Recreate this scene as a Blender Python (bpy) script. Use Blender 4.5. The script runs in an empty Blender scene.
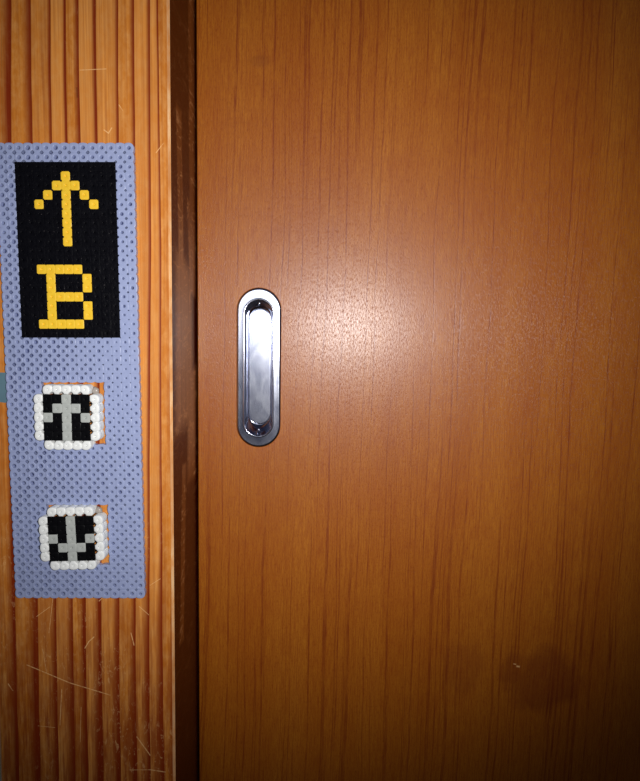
import bpy, bmesh, math, random
from mathutils import Vector, Matrix
random.seed(7)
C = bpy.context.scene
COL = C.collection
MM = 0.001
H = 1.0            # height of the camera above the floor (m)
DOOR_D = 0.4319    # lens to door face
POST_Y = -0.0695   # front face of the post (door face is y = 0)
POST_X1 = -0.0842  # right-hand side face of the post
POST_X0 = -0.1900

# ------------------------------------------------------------------ helpers
def link(name, bm, mats, parent=None, smooth=True, auto=None):
    me = bpy.data.meshes.new(name)
    bmesh.ops.recalc_face_normals(bm, faces=bm.faces)
    bm.to_mesh(me); bm.free()
    o = bpy.data.objects.new(name, me); COL.objects.link(o)
    for m in (mats if isinstance(mats, (list, tuple)) else [mats]): me.materials.append(m)
    if smooth:
        for p in me.polygons: p.use_smooth = True
        if auto is not None: me.set_sharp_from_angle(angle=math.radians(auto))
    if parent: o.parent = parent
    return o

def tag(o, label=None, cat=None, group=None, kind=None):
    if label: o['label'] = label
    if cat: o['category'] = cat
    if group: o['group'] = group
    if kind: o['kind'] = kind
    return o

def empty(name, loc, ry=0):
    o = bpy.data.objects.new(name, None); COL.objects.link(o)
    o.location = loc; o.rotation_euler = (0, ry, 0); o.empty_display_size = .01
    return o

def box(bm, x0, x1, y0, y1, z0, z1):
    r = bmesh.ops.create_cube(bm, size=1)
    for v in r['verts']:
        v.co = Vector((x0 + (v.co.x + .5) * (x1 - x0), y0 + (v.co.y + .5) * (y1 - y0), z0 + (v.co.z + .5) * (z1 - z0)))
    return r

class N:
    """small node-graph writer"""
    def __init__(s, name):
        s.m = bpy.data.materials.new(name); s.m.use_nodes = True
        s.t = s.m.node_tree; s.t.nodes.clear()
        s.out = s.t.nodes.new('ShaderNodeOutputMaterial')
        s.b = s.t.nodes.new('ShaderNodeBsdfPrincipled')
        s.t.links.new(s.b.outputs[0], s.out.inputs[0])
    def n(s, kind, **k):
        x = s.t.nodes.new('ShaderNode' + kind)
        for a, v in k.items(): setattr(x, a, v)
        return x
    def put(s, sock, v):
        if isinstance(v, bpy.types.NodeSocket): s.t.links.new(v, sock)
        elif v is not None: sock.default_value = v
    def math(s, op, a, b=None, c=None, clamp=False):
        x = s.n('Math', operation=op); x.use_clamp = clamp
        s.put(x.inputs[0], a); s.put(x.inputs[1], b); s.put(x.inputs[2], c)
        return x.outputs[0]
    def pos(s, world=False):
        if world:
            return s.n('NewGeometry').outputs['Position']
        return s.n('TexCoord').outputs['Object']
    def sep(s, v):
        x = s.n('SeparateXYZ'); s.put(x.inputs[0], v); return x.outputs
    def comb(s, x, y, z):
        c = s.n('CombineXYZ'); s.put(c.inputs[0], x); s.put(c.inputs[1], y); s.put(c.inputs[2], z); return c.outputs[0]
    def vmul(s, v, k):
        x = s.n('VectorMath', operation='MULTIPLY'); s.put(x.inputs[0], v); x.inputs[1].default_value = k; return x.outputs[0]
    def noise(s, v, scale=1, detail=2, rough=.5, dist=0, dim='3D'):
        x = s.n('TexNoise', noise_dimensions=dim)
        if dim == '1D': s.put(x.inputs['W'], v)
        else: s.put(x.inputs['Vector'], v)
        x.inputs['Scale'].default_value = scale; x.inputs['Detail'].default_value = detail
        x.inputs['Roughness'].default_value = rough; x.inputs['Distortion'].default_value = dist
        return x.outputs[0]
    def rng(s, v, a, b, c=0, d=1, interp='LINEAR'):
        x = s.n('MapRange', interpolation_type=interp); s.put(x.inputs[0], v)
        for i, q in enumerate((a, b, c, d)): s.put(x.inputs[i + 1], q)
        return x.outputs[0]
    def ramp(s, v, stops, interp='LINEAR'):
        x = s.n('ValToRGB'); x.color_ramp.interpolation = interp; s.put(x.inputs[0], v)
        e = x.color_ramp.elements
        while len(e) > 1: e.remove(e[-1])
        e[0].position = stops[0][0]; e[0].color = (*stops[0][1], 1)
        for p, c in stops[1:]:
            q = e.new(p); q.color = (*c, 1)
        return x.outputs[0]
    def mix(s, f, a, b, blend='MIX'):
        x = s.n('Mix', data_type='RGBA', blend_type=blend)
        s.put(x.inputs[0], f)
        for i, q in ((6, a), (7, b)):
            s.put(x.inputs[i], (*q, 1) if isinstance(q, tuple) and len(q) == 3 else q)
        return x.outputs[2]
    def bump(s, h, strength=.3, dist=.001, normal=None):
        x = s.n('Bump'); x.inputs['Strength'].default_value = strength; x.inputs['Distance'].default_value = dist
        s.put(x.inputs['Height'], h)
        if normal is not None: s.put(x.inputs['Normal'], normal)
        return x.outputs[0]
    def curve(s, v, pts):
        """piecewise-linear map of a 0..1 value"""
        x = s.n('FloatCurve'); cm = x.mapping; cm.use_clip = False
        c = cm.curves[0]
        c.points[0].location = pts[0]; c.points[1].location = pts[-1]
        for p in pts[1:-1]: c.points.new(*p)
        for p in c.points: p.handle_type = 'VECTOR'
        cm.update(); s.put(x.inputs['Value'], v)
        return x.outputs[0]
    def seg(s, X, Z, x0, z0, x1, z1, w):
        """soft mask of a thin scratch from (x0,z0) to (x1,z1), millimetres"""
        dx, dz = x1 - x0, z1 - z0; L = math.hypot(dx, dz); ux, uz = dx / L, dz / L
        a = s.math('ADD', s.math('MULTIPLY', X, ux), s.math('MULTIPLY_ADD', Z, uz, -(x0 * ux + z0 * uz)))
        p = s.math('ADD', s.math('MULTIPLY', X, -uz), s.math('MULTIPLY_ADD', Z, ux, x0 * uz - z0 * ux))
        d = s.math('MAXIMUM', s.math('ABSOLUTE', p), s.math('SUBTRACT', s.math('ABSOLUTE', s.math('SUBTRACT', a, L / 2)), L / 2))
        return s.rng(d, 0, w, 1, 0)
    def set(s, **k):
        for a, v in k.items():
            a = a.replace('_', ' ')
            if isinstance(v, tuple) and len(v) == 3: v = (*v, 1)
            s.put(s.b.inputs[a], v)
        return s.m

# ------------------------------------------------------------------ materials
def mat_post():
    g = N('varnished_pine')
    X, Y, Z = g.sep(g.pos())          # object origin: camera height, x as in the world
    Xm = g.math('MULTIPLY', X, 1000); Zm = g.math('MULTIPLY', Z, 1000)
    # slow sideways wander of the grain
    w = g.noise(g.comb(g.math('MULTIPLY', X, 8), 0, g.math('MULTIPLY', Z, 9)), 1, 2)
    Xw = g.math('ADD', Xm, g.math('MULTIPLY_ADD', w, 3.0, -1.5))
    x01 = g.math('DIVIDE', g.math('ADD', Xw, 190.0), 110.0)
    top = [-168.9, -158.7, -148.0, -139.8, -132.9, -123.4, -111.2, -102.7, -94.2, -89.9]
    bot = [-178.2, -165.3, -154.4, -144.4, -136.7, -127.3, -116.8, -106.9, -98.7, -90.5]
    def cv(L):
        pts = [(0, 0.0)] + [((x + 190) / 110, (i + 1.0) / 12) for i, x in enumerate(L)] + [(1, 11.6 / 12)]
        return g.math('MULTIPLY', g.curve(x01, pts), 12)
    gt, gb = cv(top), cv(bot)
    f = g.rng(Zm, -230, 170, 0, 1)
    gg = g.math('ADD', g.math('MULTIPLY', gt, f), g.math('MULTIPLY', gb, g.math('SUBTRACT', 1, f)))
    fr = g.math('FRACT', gg); idx = g.math('FLOOR', gg)
    wn = g.n('TexWhiteNoise', noise_dimensions='1D'); g.put(wn.inputs['W'], idx)
    rnd = wn.outputs['Value']
    rnd2 = g.math('FRACT', g.math('MULTIPLY', rnd, 7.31))
    # late wood: gradual darkening, then an abrupt edge
    lowz = g.rng(Zm, -120, -220, 0, .45)
    start = g.math('SUBTRACT', g.rng(rnd, 0, 1, .45, .80), g.math('MULTIPLY', lowz, g.math('MULTIPLY_ADD', rnd2, .7, .3)))
    late = g.rng(fr, start, .97, 0, 1, 'SMOOTHSTEP')
    cut = g.rng(fr, .975, 1.0, 1, 0)
    late = g.math('MULTIPLY', g.math('POWER', late, .8), cut)
    # secondary inner streaks
    fib = g.noise(g.comb(g.math('MULTIPLY', X, 900), 0, g.math('MULTIPLY', Z, 10)), 1, 4, .6)
    fib2 = g.noise(g.comb(g.math('MULTIPLY', X, 260), 3, g.math('MULTIPLY', Z, 5)), 1, 3, .6)
    mott = g.noise(g.comb(g.math('MULTIPLY', X, 240), 0, g.math('MULTIPLY', Z, 110)), 1, 4, .65)
    late = g.math('ADD', late, g.math('MULTIPLY', g.rng(fib2, .52, .74), .45), clamp=True)
    early = g.mix(rnd2, (.71, .245, .028), (.88, .355, .07))
    early = g.mix(g.rng(mott, .42, .68), early, (.86, .385, .095))
    col = g.mix(late, early, (.22, .018, .001))
    col = g.mix(g.rng(fib, .35, .7, .42, 0), col, (.26, .038, .002), 'MIX')
    strk = g.noise(g.comb(g.math('MULTIPLY', X, 330), 8, g.math('MULTIPLY', Z, 26)), 1, 4, .65)
    mlow = g.math('MULTIPLY', g.rng(strk, .42, .60, 1, 0), g.rng(Zm, -120, -240, .08, .72))
    col = g.mix(mlow, col, (.27, .030, .001))
    # wear: flecks where the varnish is rubbed
    vz = g.noise(g.comb(g.math('MULTIPLY', X, 420), 0, g.math('MULTIPLY', Z, 170)), 1, 6, .75, 1.2)
    low = g.rng(Zm, -60, -170, 0.12, 1)
    fleck = g.math('MULTIPLY', g.rng(vz, .56, .66), low)
    big = g.noise(g.comb(g.math('MULTIPLY', X, 30), 1, g.math('MULTIPLY', Z, 14)), 1, 2)
    fleck = g.math('MULTIPLY', fleck, g.rng(big, .42, .6))
    S = [(-171.5, -200, -146.3, -210.8, .42), (-146.3, -210.8, -122.6, -218, .4), (-136.9, -189, -134.6, -185, .4), (-134.6, -185, -131.5, -182.1, .4),
         (-109.6, -179.3, -107.9, -186.7, .4), (-106.9, -244.2, -99.2, -255.6, .45), (-111.4, -265.3, -99, -265, .3), (-99, -265, -90.3, -266.3, .5),
         (-132.9, 139.0, -118.8, 139.8, .3), (-151.3, -215, -152.9, -237.3, .35), (-165, -170, -157, -164, .22), (-158, -180, -154, -150, .22),
         (-120.4, 107.7, -118, 106, .4), (-118, 106, -116.2, 108.8, .4), (-183, -212, -180.6, -216, .45), (-104.5, -163, -99, -168, .25),
         (-98, -150, -92, -146, .2), (-166, -238, -156, -239, .2), (-162, -190, -160, -205, .2), (-140, -226, -141, -248, .2),
         (-128, -160, -126, -158, .3), (-110, 118, -112, 121, .3), (-92, 96, -88, 101, .3)]
    m = None
    for a in S:
        q = g.seg(Xm, Zm, *a)
        m = q if m is None else g.math('MAXIMUM', m, q)
    m = g.math('MULTIPLY', m, g.rng(vz, .36, .5, .15, 1))
    scr = g.math('MAXIMUM', g.math('MULTIPLY', fleck, .5), m, clamp=True)
    col = g.mix(scr, col, (1.0, .58, .24))
    # dark knot-like dash
    kn = g.seg(Xm, Zm, -134.6, 125, -134.8, 129.5, .8)
    col = g.mix(g.math('MULTIPLY', kn, .8), col, (.16, .03, .005))
    h = g.math('ADD', g.math('MULTIPLY', late, -.6), g.math('MULTIPLY', fib, .3))
    rough = g.rng(mott, .3, .7, .42, .55)
    return g.set(Base_Color=col, Roughness=rough, Normal=g.bump(h, .35, .0004), Specular_IOR_Level=.24)

def mat_side():
    g = N('dark_stained_post_side')
    X, Y, Z = g.sep(g.pos())
    str_ = g.noise(g.comb(0, g.math('MULTIPLY', Y, 150), g.math('MULTIPLY', Z, 5)), 1, 4, .6)
    taper = g.noise(g.comb(1, g.math('MULTIPLY', Y, 38), g.math('MULTIPLY', Z, 3.2)), 1, 2, .5, .6)
    scr = g.noise(g.comb(2, g.math('MULTIPLY', Y, 45), g.math('MULTIPLY', Z, 120)), 1, 5, .7, 2.5)
    mid = g.noise(g.comb(5, g.math('MULTIPLY', Y, 22), g.math('MULTIPLY', Z, 7)), 1, 2)
    Ym = g.math('MULTIPLY', Y, 1000); Zm = g.math('MULTIPLY', Z, 1000)
    Yn = g.math('ADD', Ym, g.math('MULTIPLY_ADD', taper, 12, -6))
    # rubbed, browner zones (y depth, z height, half-width) - hands and the door edge wear them
    m = None
    for a in ((-34, 20, -36, -38, 34), (-14, -40, -16, -85, 20), (-44, 10, -46, 120, 11), (-10, 30, -8, 230, 14), (-40, -90, -48, -190, 8), (-16, 40, -20, 75, 10)):
        q = g.seg(Yn, Zm, *a); m = q if m is None else g.math('MAXIMUM', m, q)
    m = g.rng(g.math('ADD', m, g.math('MULTIPLY_ADD', mid, .5, -.25)), .12, .55, 0, 1, 'SMOOTHSTEP')
    hand = g.rng(g.seg(Yn, Zm, -34, 20, -34, -45, 55), 0, .6)
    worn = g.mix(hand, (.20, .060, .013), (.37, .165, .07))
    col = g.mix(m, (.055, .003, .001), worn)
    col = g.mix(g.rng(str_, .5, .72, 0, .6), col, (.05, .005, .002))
    fl = g.math('MULTIPLY', g.rng(scr, .54, .62), g.math('MULTIPLY_ADD', m, .6, .1))
    col = g.mix(fl, col, (.60, .30, .12))
    return g.set(Base_Color=col, Roughness=.36, Normal=g.bump(scr, .5, .0006), Specular_IOR_Level=.2)

def mat_edge():
    g = N('worn_post_corner')
    X, Y, Z = g.sep(g.pos())
    n = g.noise(g.comb(g.math('MULTIPLY', X, 500), 0, g.math('MULTIPLY', Z, 90)), 1, 5, .7)
    n2 = g.noise(g.comb(0, 4, g.math('MULTIPLY', Z, 16)), 1, 3, .6)
    col = g.mix(g.rng(n, .38, .62), (.80, .36, .12), (.92, .58, .30))
    col = g.mix(g.rng(n2, .46, .6, 0, .6), col, (.50, .16, .03))
    return g.set(Base_Color=col, Roughness=.5, Specular_IOR_Level=.25)

def mat_door():
    g = N('door_veneer')
    X, Y, Z = g.sep(g.pos())
    Xm = g.math('MULTIPLY', X, 1000); Zm = g.math('MULTIPLY', Z, 1000)
    wv = g.noise(g.comb(g.math('MULTIPLY', Xm, .022), 0, g.math('MULTIPLY', Zm, .0042)), 1, 3, .5)
    lean = g.math('MULTIPLY', Zm, .018)
    u = g.math('ADD', g.math('SUBTRACT', Xm, lean), g.math('MULTIPLY_ADD', wv, 13, -6.5))
    # fine growth lines: dips of a 1D-like noise in u, broken along z
    l1 = g.noise(g.comb(g.math('MULTIPLY', u, .62), 0, g.math('MULTIPLY', Zm, .0022)), 1, 0, .5)
    ln = g.math('MULTIPLY', g.rng(l1, .635, .70), .85)
    l2 = g.noise(g.comb(g.math('MULTIPLY', u, .27), 5, g.math('MULTIPLY', Zm, .0012)), 1, 0, .5)
    ln = g.math('MAXIMUM', ln, g.math('MULTIPLY', g.rng(g.math('ABSOLUTE', g.math('SUBTRACT', l2, .66)), 0, .02, 1, 0), 1.0))
    brk = g.noise(g.comb(g.math('MULTIPLY', u, .5), 7, g.math('MULTIPLY', Zm, .035)), 1, 5, .75)
    ln = g.math('MULTIPLY', ln, g.rng(brk, .38, .58, .12, 1))
    fine = g.noise(g.comb(g.math('MULTIPLY', u, 1.3), 0, g.math('MULTIPLY', Zm, .07)), 1, 6, .75)
    pore = g.noise(g.comb(g.math('MULTIPLY', Xm, 1.9), 3, g.math('MULTIPLY', Zm, .42)), 1, 3, .7)
    pores = g.rng(pore, .53, .66)
    band = g.noise(g.comb(g.math('MULTIPLY', u, .045), 0, g.math('MULTIPLY', Zm, .003)), 1, 3, .55)
    blot = g.noise(g.comb(g.math('MULTIPLY', Xm, .05), 9, g.math('MULTIPLY', Zm, .03)), 1, 3, .6)
    col = g.mix(g.rng(band, .3, .7), (.425, .126, .004), (.52, .178, .010))
    col = g.mix(g.rng(fine, .35, .64, .70, 0), col, (.25, .034, .001))
    col = g.mix(g.math('MULTIPLY', ln, .80), col, (.18, .020, .001))
    col = g.mix(g.math('MULTIPLY', pores, .45), col, (.19, .024, .001))
    col = g.mix(g.rng(blot, .35, .75, .16, 0), col, (.33, .055, .001))
    # two small marks and a darker grime patch low on the right
    def blob(x, z, rx, rz):
        dx = g.math('DIVIDE', g.math('SUBTRACT', Xm, x), rx); dz = g.math('DIVIDE', g.math('SUBTRACT', Zm, z), rz)
        d = g.math('SQRT', g.math('ADD', g.math('MULTIPLY', dx, dx), g.math('MULTIPLY', dz, dz)))
        d = g.math('ADD', d, g.math('MULTIPLY_ADD', blot, 1.2, -.6))
        return g.rng(d, .5, 1.0, 1, 0, 'SMOOTHSTEP')
    col = g.mix(g.math('MULTIPLY', blob(158, -244, 34, 30), .42), col, (.13, .012, .003))
    col = g.mix(g.math('MULTIPLY', blob(103, -236, 20, 26), .22), col, (.16, .02, .004))
    col = g.mix(g.math('MULTIPLY', blob(-42, 173, 9, 5), .22), col, (.18, .04, .008))
    for (x, z, w) in ((139.5, -232.5, .55), (141.9, -234.2, .9)):
        col = g.mix(g.seg(Xm, Zm, x, z, x + 1.2, z - .2, w), col, (.95, .55, .22))
    # lacquer skin: orange-peel plus the pore relief
    peel = g.noise(g.comb(g.math('MULTIPLY', Xm, 1.5), 0, g.math('MULTIPLY', Zm, .42)), 1, 3, .6)
    h = g.math('SUBTRACT', g.math('MULTIPLY', peel, .9), g.math('ADD', g.math('MULTIPLY', pores, .5), g.math('MULTIPLY', ln, .3)))
    return g.set(Base_Color=col, Roughness=.42, Normal=g.bump(h, .6, .00012), Specular_IOR_Level=.34, Coat_Weight=.46, Coat_Roughness=.26, Coat_Normal=g.bump(h, .7, .00011))

def mat_bead(name, col, col2=None, rough=.35, spec=.5, sss=0.0, wrinkle=False, dust=None):
    g = N(name)
    P = g.pos()
    n = g.noise(g.vmul(P, (260, 260, 260)), 1, 3, .6)
    base = g.mix(g.rng(n, .3, .7), col, col2 or tuple(c * .9 for c in col))
    fine = g.noise(g.vmul(P, (1500, 1500, 1500)), 1, 3, .6)
    nrm = g.bump(n, .3, .0005, g.bump(fine, .25, .00008))
    if wrinkle:
        X, Y, Z = g.sep(P)
        rot = g.math('ADD', X, g.math('MULTIPLY', Z, .35))
        w = g.noise(g.comb(g.math('MULTIPLY', rot, 700), 0, g.math('MULTIPLY', Z, 210)), 1, 3, .6, .6)
        nrm = g.bump(w, .4, .0005, nrm)
        d = g.noise(g.vmul(P, (900, 900, 900)), 1, 2, .5)
        base = g.mix(g.rng(d, .70, .78, 0, .35), base, (.22, .2, .2))
    g.set(Base_Color=base, Roughness=rough, Specular_IOR_Level=spec, Normal=nrm)
    if sss:
        g.b.inputs['Subsurface Weight'].default_value = sss
        g.b.inputs['Subsurface Radius'].default_value = (1, 1, 1)
        g.b.inputs['Subsurface Scale'].default_value = .0008
    return g.m

def mat_steel(nm='satin_steel', r0=.165, r1=.195):
    g = N(nm)
    P = g.pos()
    X, Y, Z = g.sep(P)
    sm = g.noise(g.vmul(P, (150, 150, 60)), 1, 4, .65, .8)
    br = g.noise(g.comb(g.math('MULTIPLY', X, 2600), g.math('MULTIPLY', Y, 500), g.math('MULTIPLY', Z, 60)), 1, 3, .6)
    col = g.mix(g.rng(sm, .35, .7), (.68, .72, .90), (.84, .87, .99))
    r = g.rng(sm, .3, .7, r0, r1)
    return g.set(Base_Color=col, Metallic=1.0, Roughness=r, Normal=g.bump(br, .06, .00003))

def flat(name, col, rough=.6, **k):
    g = N(name)
    n = g.noise(g.vmul(g.pos(), (60, 60, 60)), 1, 4, .6)
    c = g.mix(g.rng(n, .3, .7), col, tuple(x * .82 for x in col))
    return g.set(Base_Color=c, Roughness=rough, Normal=g.bump(n, .15, .0005), **k)

M_POST, M_SIDE, M_EDGE, M_DOOR = mat_post(), mat_side(), mat_edge(), mat_door()
M_BLUE = mat_bead('lavender_bead_plastic', (.345, .405, .64), (.32, .375, .60), .36, .45)
M_BLACK = mat_bead('black_bead_plastic', (.0025, .0025, .004), (.004, .004, .006), .36, .07, wrinkle=True)
M_YEL = mat_bead('yellow_bead_plastic', (.97, .64, .04), (.95, .57, .03), .4, .35)
M_WHITE = mat_bead('white_bead_plastic', (.93, .95, .93), (.88, .91, .91), .38, .4)
M_GREY = mat_bead('pale_grey_bead_plastic', (.50, .53, .50), (.44, .47, .45), .4, .4)
M_BLACK2 = mat_bead('black_button_plastic', (.003, .003, .004), (.005, .005, .006), .35, .07)
M_STEEL = mat_steel(); M_CUP = mat_steel('polished_steel', .07, .10)
M_TAPE = flat('blue_grey_tape_film', (.13, .24, .30), .55)
M_HOLE_SHADE = flat('hole_shade_navy', (.03, .045, .15), .5)  # dark colour standing in for the shade deep in the bead holes
M_GLUE = flat('clear_dried_glue', (.45, .40, .36), .3)
M_PLASTER = flat('pale_plaster', (.62, .62, .58), .9)
M_FLOOR = flat('brown_floor_wood', (.16, .07, .03), .5)
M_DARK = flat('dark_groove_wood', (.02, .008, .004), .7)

# ------------------------------------------------------------------ setting
def prism(bm, pts, z0, z1, mat_of):
    """vertical prism from an (x, y) outline; mat_of[i] = material of side i"""
    a = [bm.verts.new((x, y, z0)) for x, y in pts]; b = [bm.verts.new((x, y, z1)) for x, y in pts]
    for i in range(len(pts)):
        j = (i + 1) % len(pts)
        f = bm.faces.new((a[i], a[j], b[j], b[i])); f.material_index = mat_of[i]
    bm.faces.new(a); bm.faces.new(b)

bm = bmesh.new()
e = .00135
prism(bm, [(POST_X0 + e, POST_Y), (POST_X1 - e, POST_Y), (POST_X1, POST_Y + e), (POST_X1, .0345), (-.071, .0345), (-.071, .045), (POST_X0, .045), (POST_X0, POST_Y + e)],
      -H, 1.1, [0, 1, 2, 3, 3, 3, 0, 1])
post = link('trim_1', bm, [M_POST, M_EDGE, M_SIDE, M_DARK], smooth=False); post.location = (0, 0, H)
tag(post, 'varnished pine door post with dark vertical grain, holding the lavender bead panel', 'door post', kind='structure')

bm = bmesh.new(); box(bm, -1.6, POST_X0 - .0002, -.052, .045, 0, 2.2)
w = link('wall_left', bm, M_PLASTER, smooth=False)
tag(w, 'pale plaster wall left of the pine post', 'wall', kind='structure')
bm = bmesh.new(); box(bm, .672, .775, POST_Y, .045, 0, 2.1)
w = link('trim_2', bm, M_SIDE, smooth=False); tag(w, 'dark wooden post on the far right side of the sliding door', 'door post', kind='structure')
bm = bmesh.new(); box(bm, .7752, 2.0, -.052, .045, 0, 2.2)
w = link('wall_right', bm, M_PLASTER, smooth=False); tag(w, 'pale plaster wall beyond the right-hand post', 'wall', kind='structure')
bm = bmesh.new(); box(bm, POST_X1 + .0002, .6718, -.06, .045, 1.842, 2.1)
w = link('trim_3', bm, M_SIDE, smooth=False); tag(w, 'dark wooden lintel above the sliding door', 'door lintel', kind='structure')
bm = bmesh.new(); box(bm, -1.6, 2.0, -2.6, .05, -.05, -.0005)
w = link('floor', bm, M_FLOOR, smooth=False); tag(w, 'brown wooden floor in front of the sliding door', 'floor', kind='structure')

# sliding door with a cut-out for the flush pull ------------------------------
def stadium(hw, hh, n=20):
    """outline points (x, z), counter-clockwise, half width hw, half height hh"""
    s = hh - hw; P = []
    for k in range(n + 1):
        a = math.pi * k / n; P.append((hw * math.cos(a), s + hw * math.sin(a)))
    for k in range(n + 1):
        a = math.pi + math.pi * k / n; P.append((hw * math.cos(a), -s + hw * math.sin(a)))
    return P

HX, HZ = -.04165, -.0261       # centre of the pull
DX0, DX1, DZ0, DZ1 = -.0829, .70, -.992, .84
bm = bmesh.new()
c = .0005
def loop(pts, y): return [bm.verts.new((x, y, z)) for x, z in pts]
R0 = loop([(DX0 + c, DZ0 + c), (DX1 - c, DZ0 + c), (DX1 - c, DZ1 - c), (DX0 + c, DZ1 - c)], 0)
R1 = loop([(DX0, DZ0), (DX1, DZ0), (DX1, DZ1), (DX0, DZ1)], c)
R2 = loop([(DX0, DZ0), (DX1, DZ0), (DX1, DZ1), (DX0, DZ1)], .033)
S0 = loop([(HX + x, HZ + z) for x, z in stadium(.0112, .0480)], 0)
S1 = loop([(HX + x, HZ + z) for x, z in stadium(.0112, .0480)], .012)
def ring(a, b):
    for i in range(len(a)):
        j = (i + 1) % len(a); bm.faces.new((a[i], a[j], b[j], b[i]))
ed = []
for L in (R0, S0):
    for i in range(len(L)): ed.append(bm.edges.new((L[i], L[(i + 1) % len(L)])))
bmesh.ops.triangle_fill(bm, edges=ed, use_beauty=True)
ring(R0, R1); ring(R1, R2); ring(S0, S1); bm.faces.new(R2); bm.faces.new(S1)
door = link('door_1', bm, M_DOOR, smooth=False); door.location = (0, 0, H)
tag(door, 'reddish brown wood-veneer sliding door with an oval steel flush pull', 'sliding door', kind='structure')

# the flush pull: a child of the door, with its own sub-parts
pull = empty('door_handle', (HX, 0, HZ)); pull.parent = door
pull['label'] = 'oval satin steel recessed flush pull'
def loft(name, rings, mat, parent, cap=False, n=20, ox=0, oz=0):
    bm = bmesh.new(); prev = None
    for r in rings:
        hw, hh, y = r[:3]; dx, dz = (r[3], r[4]) if len(r) > 3 else (0, 0)
        L = [bm.verts.new(((dx + x) * MM, y * MM, (dz + z) * MM)) for x, z in stadium(hw, hh, n)]
        if prev:
            for i in range(len(L)):
                j = (i + 1) % len(L); bm.faces.new((prev[i], prev[j], L[j], L[i]))
        prev = L
    if cap: bm.faces.new(prev)
    o = link(name, bm, mat, parent, True, 50)
    for p in o.data.polygons:
        if len(p.vertices) > 4: p.use_smooth = False
    return o
loft('face_plate', [(15.1, 54.1, .0), (15.1, 54.1, -.12), (14.9, 53.9, -.5), (14.4, 53.4, -.95), (13.75, 52.7, -1.16), (13.5, 52.45, -1.2), (13.4, 52.3, -1.2), (10.6, 47.1, -1.2), (10.5, 47.0, -1.21), (10.25, 46.75, -1.35), (9.95, 46.45, -1.5), (9.7, 46.2, -1.45), (9.5, 46.0, -1.3), (9.45, 45.95, -.8)], M_STEEL, pull)
loft('recess_cup', [(9.44, 45.9, -.85), (9.3, 45.5, -.2), (9.1, 44.9, .5), (8.4, 42.1, 5.0, .1, .45), (8.15, 41.0, 5.9, .12, .55), (7.9, 40.3, 6.3, .15, .6), (7.55, 39.8, 6.38, .2, .65)], M_CUP, pull)
loft('recess_floor', [(7.6, 39.9, 6.36, .2, .65), (7.3, 39.4, 6.05, .2, .65), (6.9, 38.9, 5.98, .2, .65)], M_STEEL, pull, cap=True)
for z in (43.6, -42.4):
    bm = bmesh.new()
    bmesh.ops.create_uvsphere(bm, u_segments=16, v_segments=8, radius=.0009)
    for v in bm.verts: v.co.y *= .6
    nh = link('nail_head', bm, M_STEEL, pull); nh.location = (0, (2.2 if z > 0 else 3.0) * MM, z * MM)

# ------------------------------------------------------------------ fused-bead work
PITCH = 5.0
def beads(cells, allc, c0, r0, ytop, ybot, hole, depth, melt, dome, through=False):
    """cells: set of (col,row). Each bead: ring with a hole; fused along shared sides. mm. y grows away from viewer."""
    bm = bmesh.new()
    for (c_, r_) in cells:
        cx, cz = (c_ + .5 - c0) * PITCH, -(r_ + .5 - r0) * PITCH
        m = melt(c_, r_); g = 1.5 * (1 - m) + .06
        has = lambda dc, dr: (c_ + dc, r_ + dr) in allc
        out = []; wall = []
        # walk round: side centre E, corner NE (3), N, NW (3), W, SW(3), S, SE(3)
        def side(sx, sz):
            r = 2.5 if has(sx, -sz) else 2.62
            out.append((sx * r, sz * r)); wall.append(None)
        def corner(sx, sz, xfirst):
            h, v, d = has(sx, 0), has(0, -sz), has(sx, -sz)
            if h and v and d: P = [(2.5, 2.5 - g), (2.5 - .62 * g, 2.5 - .62 * g), (2.5 - g, 2.5)]
            elif h and v: P = [(2.5, 2.3), (2.4, 2.4), (2.3, 2.5)]
            elif h: P = [(2.5, 1.65 + .6 * m), (2.05, 2.15 + .25 * m), (1.2, 2.5)]
            elif v: P = [(2.5, 1.2), (2.15 + .25 * m, 2.05), (1.65 + .6 * m, 2.5)]
            else: P = [(2.44, .98), (1.87, 1.87), (.98, 2.44)]
            if not xfirst: P = P[::-1]
            for (x, z) in P: out.append((sx * x, sz * z))
        side(1, 0); corner(1, 1, True); side(0, 1); corner(-1, 1, False)
        side(-1, 0); corner(-1, -1, True); side(0, -1); corner(1, -1, False)
        K = len(out)
        hr = hole(c_, r_); dm = dome * (1 - .75 * m)
        jx, jz = random.uniform(-.12, .12), random.uniform(-.12, .12)
        yt = ytop + random.uniform(-.05, .05)
        def circ(r, y):
            L = []
            for k in range(K):
                a = math.atan2(out[k][1], out[k][0])
                L.append(bm.verts.new(((cx + jx + r * math.cos(a)) * MM, y * MM, (cz + jz + r * math.sin(a)) * MM)))
            return L
        def sc(f, y): return [bm.verts.new(((cx + x * f) * MM, y * MM, (cz + z * f) * MM)) for x, z in out]
        rings = [sc(1, ybot), sc(1, ytop + dm), sc(.93, yt + dm * .35), sc(.80, yt), circ(hr + .38, yt), circ(hr + .1, yt + .08), circ(hr, yt + .25), circ(hr * .95, yt + depth)]
        # sides of the bead only where nothing adjoins
        sd = [has(1, 0), has(0, -1), has(-1, 0), has(0, 1)]
        for k in range(K):
            j = (k + 1) % K
            s0, s1 = out[k], out[j]
            inner = (abs(abs(s0[0]) - 2.5) < 1e-6 and abs(abs(s1[0]) - 2.5) < 1e-6 and s0[0] * s1[0] > 0 and has(1 if s0[0] > 0 else -1, 0)) or \
                    (abs(abs(s0[1]) - 2.5) < 1e-6 and abs(abs(s1[1]) - 2.5) < 1e-6 and s0[1] * s1[1] > 0 and has(0, -1 if s0[1] > 0 else 1))
            for q in range(len(rings) - 1):
                if q == 0 and inner: continue
                a, b = rings[q], rings[q + 1]
                bm.faces.new((a[k], a[j], b[j], b[k]))
        if not through: bm.faces.new(rings[-1])
    bmesh.ops.remove_doubles(bm, verts=bm.verts, dist=1e-7)
    return bm

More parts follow.
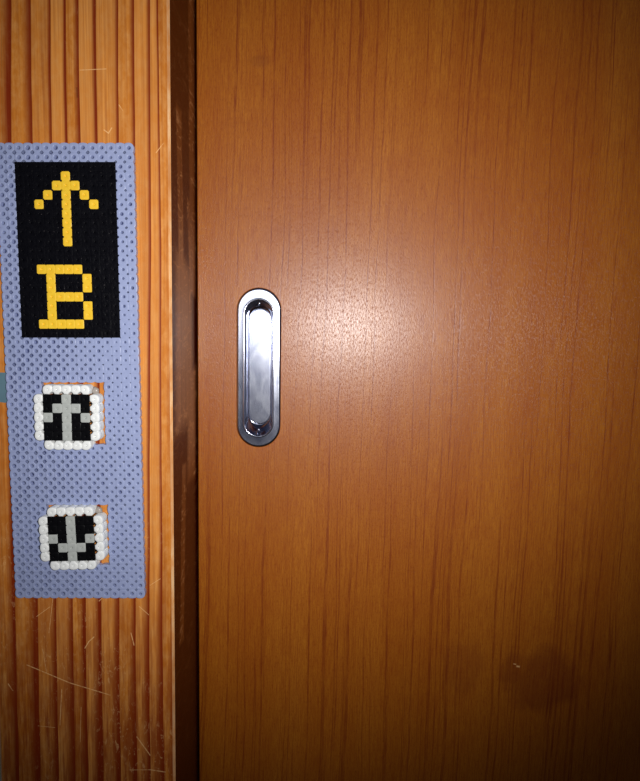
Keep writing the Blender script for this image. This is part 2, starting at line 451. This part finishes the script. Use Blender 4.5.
# pattern of the panel: 15 columns, 51 rows
W_, R_ = 15, 51
hole1 = {(c_, r_) for c_ in range(4, 11) for r_ in range(26, 33)}
hole2 = {(c_, r_) for c_ in range(4, 11) for r_ in range(40, 47)}
ALL = {(c_, r_) for c_ in range(W_) for r_ in range(R_)} - hole1 - hole2
disp = {(c_, r_) for c_ in range(2, 13) for r_ in range(2, 21)}
arrow = {(7, r_) for r_ in range(3, 11)} | {(6, 4), (8, 4), (5, 5), (9, 5), (4, 6), (10, 6)}
B = {(c_, 13) for c_ in range(4, 9)} | {(c_, 19) for c_ in range(4, 9)} | {(5, r_) for r_ in range(13, 20)} | {(c_, 16) for c_ in range(5, 9)} | {(9, r_) for r_ in (14, 15, 17, 18)}
blue = ALL - disp; black = disp - arrow - B

def melt(c_, r_):
    """how far the iron flattened the beads: most at the right and the middle"""
    a = max(0, min(1, (c_ - 4) / 9)); b = math.exp(-((r_ - 23) / 9) ** 2)
    return max(0, min(1, .25 + .55 * a * (.45 + .55 * b) + .15 * math.sin(c_ * 1.7 + r_ * .9) * .5))
def blue_hole(c_, r_): return 1.25 - .85 * melt(c_, r_) + .12 * math.sin(c_ * 2.3 + r_ * 1.3)

panel = empty('bead_sign', (-.1394, POST_Y, H - .02866), -.0128)
panel.scale = (1.003, 1, 1.006)
tag(panel, 'tall lavender fused-bead elevator sign with black display, stuck on the pine post', 'sign')
T = -3.5
link('bead_sheet', beads(blue, ALL, 7.5, 25.5, T, -.35, blue_hole, 3.12, melt, .10, True), M_BLUE, panel, True, 55)
bm = bmesh.new()      # added navy sheet, shade for the bead holes; open at both button holes
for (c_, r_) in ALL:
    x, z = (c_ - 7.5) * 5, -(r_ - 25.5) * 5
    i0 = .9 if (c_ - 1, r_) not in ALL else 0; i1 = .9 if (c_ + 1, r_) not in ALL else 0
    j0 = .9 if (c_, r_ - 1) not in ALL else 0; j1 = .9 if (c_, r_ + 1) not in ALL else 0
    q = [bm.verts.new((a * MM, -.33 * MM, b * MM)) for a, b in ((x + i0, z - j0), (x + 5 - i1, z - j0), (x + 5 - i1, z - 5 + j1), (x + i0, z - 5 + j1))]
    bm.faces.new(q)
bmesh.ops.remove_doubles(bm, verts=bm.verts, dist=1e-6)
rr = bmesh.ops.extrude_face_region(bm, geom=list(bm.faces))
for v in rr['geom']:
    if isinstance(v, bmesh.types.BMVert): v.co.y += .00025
o = link('hole_shade_film', bm, M_HOLE_SHADE, panel, False); o['label'] = 'dark navy sheet added behind the beads as shade in the bead holes'
o = link('display', beads(black, ALL, 7.5, 25.5, T + .05, -.35, lambda a, b: .34, 1.5, lambda a, b: .93, .12), M_BLACK, panel, True, 55)
o['label'] = 'black rectangular display of fused beads'
o = link('arrow', beads(arrow, ALL, 7.5, 25.5, T - .12, -.35, lambda a, b: .5, .7, lambda a, b: .6, .18), M_YEL, panel, True, 55)
o['label'] = 'yellow upward arrow of fused beads'
o = link('letter', beads(B, ALL, 7.5, 25.5, T - .12, -.35, lambda a, b: .55, .6, lambda a, b: .75, .18), M_YEL, panel, True, 55)
o['label'] = 'yellow letter B of fused beads'

def button(rows, px, pz, rot, label):
    r = empty('bead_button', (px, POST_Y, H + pz), rot)
    tag(r, label, 'button', 'bead lift buttons set in the lavender panel'); r.scale = (1.045, 1.05, 1.045)
    full = {(c_, r_) for c_ in range(7) for r_ in range(7)} - {(0, 0), (6, 0), (0, 6), (6, 6)}
    inner = {(c_, r_) for c_ in range(1, 6) for r_ in range(1, 6)}
    rim = full - inner
    sym = {(c_ + 1, r_ + 1) for r_, row in enumerate(rows) for c_, ch in enumerate(row) if ch == 'G'}
    mh = lambda a, b: .1
    bmr = beads(rim, full, 3.5, 3.5, -7.7, -4.1, lambda a, b: .42, 1.2, mh, .55)
    low = beads(rim, full, 3.5, 3.5, -4.3, -.4, lambda a, b: .5, 1.2, mh, .5)
    me = bpy.data.meshes.new('tmp'); low.to_mesh(me); low.free(); bmr.from_mesh(me); bpy.data.meshes.remove(me)
    link('rim', bmr, M_WHITE, r, True, 55)
    o = link('face', beads(inner - sym, full, 3.5, 3.5, -7.55, -1.0, lambda a, b: .3, 1.2, lambda a, b: .8, .3), M_BLACK2, r, True, 55)
    o['label'] = 'black bead face'
    o = link('door_symbol', beads(sym, full, 3.5, 3.5, -7.6, -1.0, lambda a, b: .45, .8, lambda a, b: .75, .25), M_GREY, r, True, 55)
    o['label'] = 'pale grey arrow symbol'
    # dab of glue by the upper right corner
    bm = bmesh.new(); bmesh.ops.create_uvsphere(bm, u_segments=14, v_segments=8, radius=1)
    for v in bm.verts:
        k = 1 + .15 * math.sin(5 * v.co.x + 3 * v.co.z)
        v.co = Vector((v.co.x * .0021 * k, v.co.y * .0014, v.co.z * .002 * k))
    gl = link('glue_dab', bm, M_GLUE, r); gl.location = (.0143, -.0030, .0143)
    return r
def hole_centre(row):     # middle of a 7 x 7 opening, in the panel's plane
    dv = -(row + 3.5 - 25.5) * .005; a = .0128
    return -.1394 - dv * math.sin(a), -.02866 + dv * math.cos(a)
u, v = hole_centre(26)
button(['BBGBB', 'BGGGB', 'GBGBG', 'BBGBB', 'BBGBB'], u - .0023, v - .0019, -.006,
       'white-rimmed bead button with grey upward arrow, upper of the two buttons')
u, v = hole_centre(40)
button(['BBGBB', 'BBGBB', 'GBGBG', 'BGGGB', 'BBGBB'], u - .0021, v - .0014, -.036,
       'white-rimmed bead button with grey downward arrow, lower of the two buttons')

# strip of tape that shows left of the panel
bm = bmesh.new()
n = 10; top = []; lo = []
for i in range(n + 1):
    x = -.1882 + .0215 * i / n
    top.append((x, -.0262 + .0002 * math.sin(i * 1.3))); lo.append((x, -.0434 - .0002 * math.sin(i * 1.9)))
for y in (POST_Y - .00002, POST_Y - .00022):
    a = [bm.verts.new((x, y, z)) for x, z in top]; b = [bm.verts.new((x, y, z)) for x, z in lo]
    for i in range(n): bm.faces.new((a[i], a[i + 1], b[i + 1], b[i]))
    if y == POST_Y - .00002: A = a + b[::-1]
    else:
        D = a + b[::-1]
        for i in range(len(A)):
            j = (i + 1) % len(A); bm.faces.new((A[i], A[j], D[j], D[i]))
tp = link('tape_strip', bm, M_TAPE, smooth=False); tp.location = (0, 0, H)
tag(tp, 'blue-grey tape strip on the post, sticking out left of the bead panel', 'tape')

# ------------------------------------------------------------------ camera
p, yw, rl = .0937, -.0002, .0140
cp, sp, cy, sy = math.cos(p), math.sin(p), math.cos(yw), math.sin(yw)
F = Vector((sy * cp, cy * cp, -sp)); Rr = Vector((cy, -sy, 0)); U = Rr.cross(F)
R2_ = Rr * math.cos(rl) + U * math.sin(rl); U2 = -Rr * math.sin(rl) + U * math.cos(rl)
cam = bpy.data.cameras.new('camera'); co = bpy.data.objects.new('camera', cam); COL.objects.link(co)
mw = Matrix((R2_, U2, -F)).transposed().to_4x4(); mw.translation = Vector((0, -DOOR_D, H)); co.matrix_world = mw
cam.sensor_fit = 'VERTICAL'; cam.sensor_height = 24; cam.lens = 24 * 640 / 781; cam.clip_start = .01; cam.clip_end = 20
C.camera = co

# ------------------------------------------------------------------ light
def aim(o, t): o.rotation_euler = (Vector(t) - o.location).to_track_quat('-Z', 'Y').to_euler()
L = bpy.data.lights.new('phone_flash', 'SPOT'); L.energy = 7.0; L.color = (1, .97, .95); L.shadow_soft_size = .004
L.spot_size = math.radians(90); L.spot_blend = 1.0
lo_ = bpy.data.objects.new('phone_flash', L); COL.objects.link(lo_)
lo_.location = (.034, -DOOR_D, H + .006); aim(lo_, (-.015, 0, H + .006))
# added area light across the room, a little above eye level: brightens the steel
L2 = bpy.data.lights.new('steel_reflection_light', 'AREA'); L2.shape = 'RECTANGLE'; L2.size = .55; L2.size_y = .55; L2.energy = 1.9; L2.color = (.95, .97, 1)
l2 = bpy.data.objects.new('steel_reflection_light', L2); COL.objects.link(l2)
l2.location = (-.28, -2.4, H + .235); aim(l2, (-.04, 0, H))

w = bpy.data.worlds.new('world'); C.world = w; w.use_nodes = True; t = w.node_tree
bg = t.nodes['Background']; bg.inputs[0].default_value = (.55, .6, 1, 1); bg.inputs[1].default_value = .028

C.view_settings.view_transform = 'Standard'; C.view_settings.look = 'None'
C.view_settings.exposure = 0; C.view_settings.gamma = 1; C.view_settings.use_curve_mapping = False
